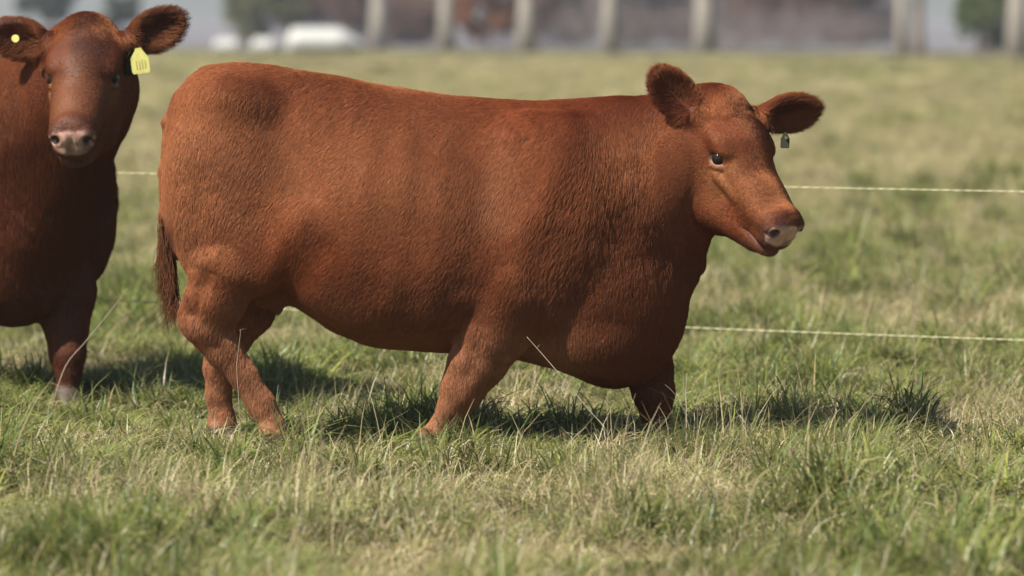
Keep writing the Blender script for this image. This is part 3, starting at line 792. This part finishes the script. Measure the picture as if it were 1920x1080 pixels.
def head_axes(yaw, tilt):
    """world axes of a head: yaw away from +x towards the viewer, tilt down"""
    cy, sy, ct, st_ = math.cos(R(yaw)), math.sin(R(yaw)), math.cos(R(tilt)), math.sin(R(tilt))
    return np.array([ct * cy, -ct * sy, -st_]), np.array([st_ * cy, -st_ * sy, ct])

def rotz(v, a):
    v = np.array(v, float); c, s_ = math.cos(a), math.sin(a)
    return np.array([c * v[0] - s_ * v[1], s_ * v[0] + c * v[1], v[2]])

# the walking heifer
heifer = empty('heifer', (0, 0, 0))
tag(heifer, 'red brown heifer walking across the grass in side view, without a yellow tag', 'cow', 'red brown cattle in the pasture')
L, U = head_axes(51, 40)
HH, _ = build_cow(heifer, p2(1325, 243, -.06), L, U,
    [(1, (-.60, -.15, .62), (.45, -.88, .05)), (-1, (.97, -.05, .22), (-.10, -.80, -.55))],
    .0042, 850000, LEGS, 1)

# the second cow, facing the viewer
A2 = R(-65); SC = 1.08
cow2 = empty('cow', (-1.89, 2.33, 0), A2); cow2.scale = (SC,) * 3
bpy.context.view_layer.update()
tag(cow2, 'red brown cow facing the viewer with a yellow tag in its ear', 'cow', 'red brown cattle in the pasture')
L, U = head_axes(94, 30)
Ow = np.array(P(171, 113, 1.50))
LEGS2 = {k: dict(v) for k, v in LEGS.items()}
loc2 = (rotz(Ow - np.array(cow2.location), -A2)) / SC
HH2, _ = build_cow(cow2, loc2, rotz(L, -A2), rotz(U, -A2),
    [(1, rotz((-.95, .05, .25), -A2), rotz((.15, -.95, -.25), -A2)), (-1, rotz((.90, .05, .42), -A2), rotz((-.2, -.93, -.3), -A2))],
    .0052, 420000, LEGS2, 2, 1.12, .085, .74, .085)
print('cattle done')
# ------------------------------------------------------------------ ear tags
def slab(name, corners, thick, mat, parent, M, c):
    """flat rounded plate from an outline (u, v) in the plane of the rows of M"""
    V = []; n = len(corners)
    for s_ in (-.5, .5):
        for u, v in corners: V.append(c + M[0] * u + M[1] * v + M[2] * thick * s_)
    F = [tuple(range(n))[::-1], tuple(range(n, 2 * n))] + [(i, (i + 1) % n, n + (i + 1) % n, n + i) for i in range(n)]
    return mesh_obj(name, V, F, mat, parent)
TAG = [(-.024, -.036), (.024, -.036), (.028, -.030), (.028, .012), (.013, .034), (.008, .044), (-.008, .044), (-.013, .034), (-.028, .012), (-.028, -.030)]
def to_local(o, w):
    return np.array(o.matrix_world.inverted() @ Vector(w))
def tag_frame(o, a, b):
    """plate axes given in world directions"""
    ri = o.matrix_world.to_3x3().inverted()
    u = unit(ri @ Vector(a)); v = np.array(ri @ Vector(b)); v = unit(v - u * (u @ v)); return (u, v, np.cross(u, v))
bpy.context.view_layer.update()
yt = slab('ear_tag', [(u * 1.0, v) for u, v in TAG], .004, ytag, cow2, tag_frame(cow2, (.95, .25, .12), (-.15, .0, 1)), to_local(cow2, P(263, 116, 1.33)))
slab('shaded_tag_back', [(u * .95, v) for u, v in TAG], .004, dtag, cow2, tag_frame(cow2, (.7, .7, .0), (.12, .0, 1)), to_local(cow2, P(247, 120, 1.39)))  # rear panel of the yellow tag, its shade put in as dark colour
pc = to_local(cow2, P(263, 116, 1.33)); PM = tag_frame(cow2, (.95, .25, .12), (-.15, .0, 1))
pm_ = noise_mat('faded_print', [(0.3, (0.40, 0.37, 0.12)), (0.7, (0.46, 0.43, 0.15))], scale=90)
for i, (u0, v0, v1) in enumerate([(-.013, -.022, .006), (-.004, -.024, .004), (.005, -.022, .007), (.014, -.020, .003)]):
    sgn = -1 if (cow2.matrix_world.to_3x3() @ Vector(PM[2])).y > 0 else 1
    k = slab('tag_print', [(u0 - .0016, v0), (u0 + .0016, v0), (u0 + .0022, (v0 + v1) / 2), (u0 + .0016, v1), (u0 - .0016, v1)], .0008, pm_, yt, PM, pc + PM[2] * sgn * .0026)
def button(o, px, py, y, mat, r=.012):
    c = to_local(o, P(px, py, y)); M = tag_frame(o, (1, 0, 0), (0, 0, 1)); V = []; n = 14
    for d, q in ((.010, 1.0), (-.004, 1.0), (-.008, .7)):
        for k in range(n): V.append(c + (M[0] * math.cos(6.2832 * k / n) + M[1] * math.sin(6.2832 * k / n)) * r * q - M[2] * d * -1 * 1.0)
    F = [(i * n + k, i * n + (k + 1) % n, (i + 1) * n + (k + 1) % n, (i + 1) * n + k) for i in range(2) for k in range(n)]
    F += [tuple(range(n))[::-1], tuple(range(2 * n, 3 * n))]
    return mesh_obj('tag_button', V, F, mat, o, smooth=False)
button(cow2, 30, 72, 1.33, ytag)
slab('ear_tag', [(u * .5, v * .62) for u, v in TAG], .004, dtag, heifer, tag_frame(heifer, (.9, -.35, .0), (.12, .1, 1)), np.array(P(1472, 264, -.20)))
button(heifer, 1474, 258, -.213, LM['olive'], .005)

# ------------------------------------------------------------------ electric rope fence behind the heifer
rope_m = noise_mat('fence_rope', [(0.3, (0.34, 0.32, 0.20)), (0.7, (0.48, 0.45, 0.30))], scale=60, rough=0.8)
fence = empty('electric_fence', (0, 2.9, 0))
tag(fence, 'thin two strand pale rope fence stretched across the pasture behind the cattle', 'fence')
def fence_y(px): return 3.75 - (px - 270) / 1650 * 1.35
def rope(ctrl):
    c = np.polyfit([a for a, b in ctrl], [b for a, b in ctrl], 2 if len(ctrl) > 2 else 1)
    base = np.array(fence.location); pts = []
    for px in np.linspace(-700, 2700, 420):
        py = np.interp(px, [a for a, b in ctrl], [b for a, b in ctrl]) if 0 else np.polyval(c, px)
        pts.append(np.array(P(px, py, fence_y(px))) - base)
    pts = np.array(pts); parts = []
    for ph in (0, math.pi):                     # two twisted cords
        tw = np.arange(len(pts)) * 1.25 + ph
        q = pts + np.stack([0 * tw, np.cos(tw) * .0010, np.sin(tw) * .0010], 1)
        parts.append(tube(q, [.0014] * len(q), 5))
    v, f = merge(parts); mesh_obj('rope', v, f, rope_m, fence, smooth=True)
rope([(270, 325), (1480, 350.5), (1920, 359)])
rope([(270, 566), (1285, 614), (1920, 638)])
pm = noise_mat('fence_post', [(0.3, (0.30, 0.26, 0.21)), (0.7, (0.42, 0.38, 0.32))], scale=8, bump=.4, stretch=(1, 1, .2))
for px in (-690, 2690):
    b = P(px, 0, fence_y(px)); lx, ly = b.x - fence.location.x, b.y - fence.location.y
    v, f = tube([(lx, ly + .03, -.15), (lx, ly + .03, .5), (lx, ly + .03, .98)], [.028, .027, .025], 10)
    mesh_obj('post', v, f, pm, fence, smooth=False)

# ------------------------------------------------------------------ the grass
def grass_mat():
    m = bpy.data.materials.new('grass_blade'); m.use_nodes = True; t = m.node_tree; t.nodes.remove(t.nodes['Principled BSDF'])
    a = t.nodes.new('ShaderNodeAttribute'); a.attribute_name = 'tint'
    oi = t.nodes.new('ShaderNodeObjectInfo')
    hv = t.nodes.new('ShaderNodeHueSaturation')
    mr = t.nodes.new('ShaderNodeMapRange'); mr.inputs[3].default_value = .66; mr.inputs[4].default_value = 1.32
    t.links.new(oi.outputs['Random'], mr.inputs[0]); t.links.new(mr.outputs[0], hv.inputs['Value'])
    t.links.new(a.outputs['Color'], hv.inputs['Color'])
    d = t.nodes.new('ShaderNodeBsdfDiffuse'); tr = t.nodes.new('ShaderNodeBsdfTranslucent'); mx = t.nodes.new('ShaderNodeMixShader'); mx.inputs[0].default_value = .40
    g = t.nodes.new('ShaderNodeBsdfGlossy'); g.inputs['Roughness'].default_value = .38; g.inputs['Color'].default_value = (.75, .8, .8, 1)
    m2 = t.nodes.new('ShaderNodeMixShader'); m2.inputs[0].default_value = .018
    t.links.new(hv.outputs[0], d.inputs[0]); t.links.new(hv.outputs[0], tr.inputs[0])
    t.links.new(d.outputs[0], mx.inputs[1]); t.links.new(tr.outputs[0], mx.inputs[2])
    t.links.new(mx.outputs[0], m2.inputs[1]); t.links.new(g.outputs[0], m2.inputs[2])
    t.links.new(m2.outputs[0], t.nodes['Material Output'].inputs[0])
    return m
GM = grass_mat()
GREEN = np.array([(.105, .155, .040), (.14, .185, .055), (.075, .125, .042), (.18, .21, .07), (.12, .15, .06), (.085, .14, .065)])
DRY = np.array([(.36, .30, .16), (.28, .22, .12), (.44, .38, .23), (.21, .16, .09), (.30, .27, .13), (.55, .50, .37), (.42, .35, .20)])
def blades(n, r, hmin, hmax, wid, dry, lean, radius, segs=4):
    """n curved blades: verts, quad faces, tint"""
    a = r.uniform(0, 6.2832, n); q = radius * np.sqrt(r.uniform(0, 1, n))
    x0, y0 = np.cos(a) * q, np.sin(a) * q
    hd = r.uniform(0, 6.2832, n); L = r.uniform(hmin, hmax, n) * r.uniform(.6, 1.0, n); ln = np.abs(r.normal(lean, lean * .40, n)).clip(.03, 2.6)
    isd = r.uniform(size=n) < dry
    ln = np.where(isd, ln * 1.25, ln)
    w = wid * 1.35 * r.uniform(.6, 1.3, n) * np.where(isd, .8, 1)
    V = np.zeros((n, segs + 1, 2, 3)); px, py, pz = x0.copy(), y0.copy(), np.full(n, -.01)
    tw = r.uniform(-.6, .6, n); th = r.uniform(.05, .25, n)
    for i in range(segs + 1):
        u = i / segs
        ww = w * (1 - u) ** .7 * .5 + .0003
        sd = hd + 1.5708 + tw * u
        V[:, i, 0] = np.stack([px - np.cos(sd) * ww, py - np.sin(sd) * ww, pz], 1)
        V[:, i, 1] = np.stack([px + np.cos(sd) * ww, py + np.sin(sd) * ww, pz + ww * .5], 1)
        bend = th + ln * 1.25 * (u + .5 / segs) ** 1.15
        st = L / segs
        px = px + np.cos(hd) * np.sin(bend) * st; py = py + np.sin(hd) * np.sin(bend) * st; pz = np.maximum(pz + np.cos(bend) * st, .004)
    base = np.arange(n)[:, None] * (segs + 1) * 2
    F = np.stack([np.concatenate([base + 2 * i, base + 2 * i + 1, base + 2 * i + 3, base + 2 * i + 2], 1) for i in range(segs)], 1).reshape(-1, 4)
    col = np.where(isd[:, None], DRY[r.integers(0, len(DRY), n)], GREEN[r.integers(0, len(GREEN), n)] * np.array([1.12, 1.05, .72])) * r.uniform(.8, 1.2, (n, 1))
    tip = np.linspace(0, 1, segs + 1)[None, :, None]
    cc = col[:, None, :] * (1 - .22 * tip) + np.array([.32, .27, .12]) * .22 * tip
    cc = np.repeat(cc[:, :, None, :], 2, 2)
    return V.reshape(-1, 3), F, cc.reshape(-1, 3)
tufts = bpy.data.collections.new('grass_tufts')
# kind: number, h range, width, dry share, lean, radius
KINDS = [(130, .09, .22, .0048, .25, 1.5, .08), (130, .08, .20, .0038, .40, 1.7, .10), (120, .12, .26, .0060, .18, 1.3, .07), (130, .07, .17, .0036, .55, 2.0, .12),
         (150, .07, .18, .0030, .90, 2.1, .14), (110, .10, .22, .0030, .9, 1.4, .09), (110, .14, .29, .0066, .15, 1.2, .06), (130, .08, .20, .0034, .65, 1.9, .12),
         (18, .16, .34, .0020, 1.0, .6, .06), (26, .14, .30, .0030, .6, 1.0, .06)]
for i, (n, a, b, w, dr, le, ra) in enumerate(KINDS):
    v, f, c = blades(n, rng, a, b, w, dr, le, ra)
    o = mesh_obj('grass_tuft_%02d' % i, v, f, GM, None, smooth=True, colors={'tint': c})
    C.objects.unlink(o); tufts.objects.link(o)

def scatter(name, pts, rot, scl, pick):
    """one object: a point per tuft, a tuft instanced on each"""
    me = bpy.data.meshes.new(name); n = len(pts)
    me.vertices.add(n); me.vertices.foreach_set('co', np.asarray(pts, np.float32).ravel())
    for nm, ty, key, ar in (('rot', 'FLOAT_VECTOR', 'vector', rot), ('scl', 'FLOAT_VECTOR', 'vector', scl), ('pick', 'INT', 'value', pick)):
        a = me.attributes.new(nm, ty, 'POINT'); a.data.foreach_set(key, np.asarray(ar, np.int32 if ty == 'INT' else np.float32).ravel())
    o = bpy.data.objects.new(name, me); C.objects.link(o); me.materials.append(GM)
    g = bpy.data.node_groups.new(name, 'GeometryNodeTree')
    g.interface.new_socket('Geometry', in_out='INPUT', socket_type='NodeSocketGeometry'); g.interface.new_socket('Geometry', in_out='OUTPUT', socket_type='NodeSocketGeometry')
    gi, go = g.nodes.new('NodeGroupInput'), g.nodes.new('NodeGroupOutput')
    ci = g.nodes.new('GeometryNodeCollectionInfo'); ci.inputs['Collection'].default_value = tufts
    ci.inputs['Separate Children'].default_value = True; ci.inputs['Reset Children'].default_value = True
    ip = g.nodes.new('GeometryNodeInstanceOnPoints'); ip.inputs['Pick Instance'].default_value = True
    def attr(nm, ty):
        q = g.nodes.new('GeometryNodeInputNamedAttribute'); q.data_type = ty; q.inputs['Name'].default_value = nm
        return next(s_ for s_ in q.outputs if s_.enabled and s_.name == 'Attribute')
    g.links.new(gi.outputs[0], ip.inputs['Points']); g.links.new(ci.outputs[0], ip.inputs['Instance'])
    g.links.new(attr('pick', 'INT'), ip.inputs['Instance Index'])
    e2 = g.nodes.new('FunctionNodeEulerToRotation'); g.links.new(attr('rot', 'FLOAT_VECTOR'), e2.inputs[0]); g.links.new(e2.outputs[0], ip.inputs['Rotation'])
    g.links.new(attr('scl', 'FLOAT_VECTOR'), ip.inputs['Scale'])
    g.links.new(ip.outputs[0], go.inputs[0])
    md = o.modifiers.new('scatter', 'NODES'); md.node_group = g
    tag(o, kind='stuff')
    return o

def lay(n, y0, y1, half0, half1, r, s0, s1, pw=1.0, tall=1.0):
    y = y0 + (y1 - y0) * r.uniform(0, 1, n) ** pw
    half = half0 + (half1 - half0) * (y - y0) / (y1 - y0)
    x = r.uniform(-1, 1, n) * half
    near = (np.abs(x) < 7.5) & (y > -15) & (y < 21)
    z = np.where(near, gz(x, y), 0) - .012
    p = np.stack([x, y, z], 1)
    patch = vnoise(np.stack([x * 1.1, y * .75, 0 * x], 1), 71) * .6 + vnoise(np.stack([x * 3.1, y * 2.0, 0 * x], 1), 72) * .4
    big = vnoise(np.stack([x * .12, y * .05, 0 * x], 1), 73)
    dryness = .085 + .05 * sstep(14, 40, y) + patch * .7 + big * .3 + r.normal(0, .10, n) + .13 * sstep(1.1, 1.4, x) * np.exp(-((y - .6) / 1.0) ** 2)
    pick = np.zeros(n, int); u = r.uniform(size=n)
    lush = np.array([0, 2, 6, 1]); mid = np.array([0, 1, 3, 1, 7, 9]); drys = np.array([4, 7, 5, 4, 8])
    pick = np.where(dryness < .40, lush[(u * 4).astype(int).clip(0, 3)], np.where(dryness < .53, mid[(u * 6).astype(int).clip(0, 5)], drys[(u * 5).astype(int).clip(0, 4)]))
    hgt = (.45 + .75 * sstep(.25, .8, vnoise(np.stack([x * 3.3 + 9, y * 2.2, 0 * x], 1), 74)))
    hgt = hgt * (1 - .30 * np.exp(-((y + .05) / .75) ** 2) * (np.abs(x + .75) < 1.3)) * (1 + .30 * np.exp(-((y + 1.9) / .8) ** 2)) * (1 + .35 * sstep(1.45, 1.75, x) * np.exp(-((y - .6) / 1.2) ** 2))
    s_ = r.uniform(s0, s1, n)
    return p, np.stack([r.normal(0, .12, n), r.normal(0, .12, n), r.uniform(0, 6.2832, n)], 1), np.stack([s_, s_, s_ * hgt * tall], 1), pick
def field(name, *parts):
    scatter(name, *[np.concatenate([p[i] for p in parts]) for i in range(4)])
field('grass',
      lay(9500, -7.0, 8.0, 3.2, 4.8, rng, .75, 1.15),
      lay(6500, 8.0, 28, 4.8, 8.5, rng, .9, 1.5),
      lay(9000, 28, 85, 8, 19, rng, 1.5, 2.6, 1.0, .6),
      lay(9000, 85, 172, 20, 40, rng, 2.6, 4.2, 1.0, .3))

# ------------------------------------------------------------------ single dry stalks that stand out
stalk_m = noise_mat('dry_stalk', [(0.3, (0.17, 0.135, 0.10)), (0.7, (0.30, 0.255, 0.195))], scale=20, rough=.8)
def stalk(label, pts, y0, y1, r0=.0022, twig=()):
    r0 *= .75
    n = len(pts); W_ = [np.array(P(px, py, y0 + (y1 - y0) * i / (n - 1))) for i, (px, py) in enumerate(pts)]
    W_[0][2] = min(W_[0][2], 0.0)
    base = W_[0].copy(); root_pts = []
    t = np.linspace(0, n - 1, 4 * n)                       # smooth curve through the points
    for q in t:
        i = min(int(q), n - 2); f = q - i
        p0, p1, p2_, p3 = W_[max(i - 1, 0)], W_[i], W_[i + 1], W_[min(i + 2, n - 1)]
        root_pts.append(.5 * (2 * p1 + (p2_ - p0) * f + (2 * p0 - 5 * p1 + 4 * p2_ - p3) * f * f + (3 * p1 - p0 - 3 * p2_ + p3) * f ** 3) - base)
    rr = [r0 * (1 - .6 * i / len(root_pts)) for i in range(len(root_pts))]
    parts = [tube(root_pts, rr, 5)]
    for u, dx, dz in twig:
        b = root_pts[int(u * (len(root_pts) - 1))]; parts.append(tube([b, b + np.array([dx * .5, 0, dz * .6]), b + np.array([dx, 0.01, dz])], [r0 * .5, r0 * .4, r0 * .2], 4))
    v, f = merge(parts)
    o = mesh_obj('dry_stalk', v, f, stalk_m, None, smooth=True); o.location = base
    tag(o, label, 'grass stalk', 'single dry stalks standing above the grass')
stalk('long pale dry stalk leaning across the chest between the front legs', [(1160, 858), (1135, 805), (1105, 770), (1060, 715), (1020, 668), (988, 632)], -.55, -.42, .0024, [(.35, -.02, .03), (.9, .01, .012)])
stalk('thin dry stalk standing upright before the near hind leg', [(452, 790), (446, 740), (443, 690), (447, 650), (450, 625), (449, 618)], -.42, -.40, .0015, [(.97, .022, .004)])
stalk('tall arching dry stalk right of the heifer, between the two ropes', [(1722, 600), (1712, 570), (1700, 530), (1678, 480), (1640, 440)], 1.8, 1.75, .0022, [(.5, .012, .03)])
stalk('pale stalk slanting past the front leg of the tagged cow', [(92, 740), (120, 690), (160, 640), (205, 585), (240, 540)], 1.5, 1.45, .0028)
stalk('short upright stalk just right of the far front leg', [(1288, 812), (1288, 770), (1287, 735), (1289, 700)], -.32, -.30, .0035)
stalk('bent thin stalk against the far front leg', [(1300, 830), (1290, 790), (1276, 755), (1262, 735), (1248, 722)], -.3, -.3, .0016)
stalk('pale upright stalk behind the brisket, near the lower rope', [(1350, 640), (1352, 590), (1354, 540), (1360, 480)], 2.4, 2.4, .0017)
stalk('second upright stalk right of the brisket, near the lower rope', [(1416, 650), (1418, 600), (1420, 560)], 2.2, 2.2, .0017)
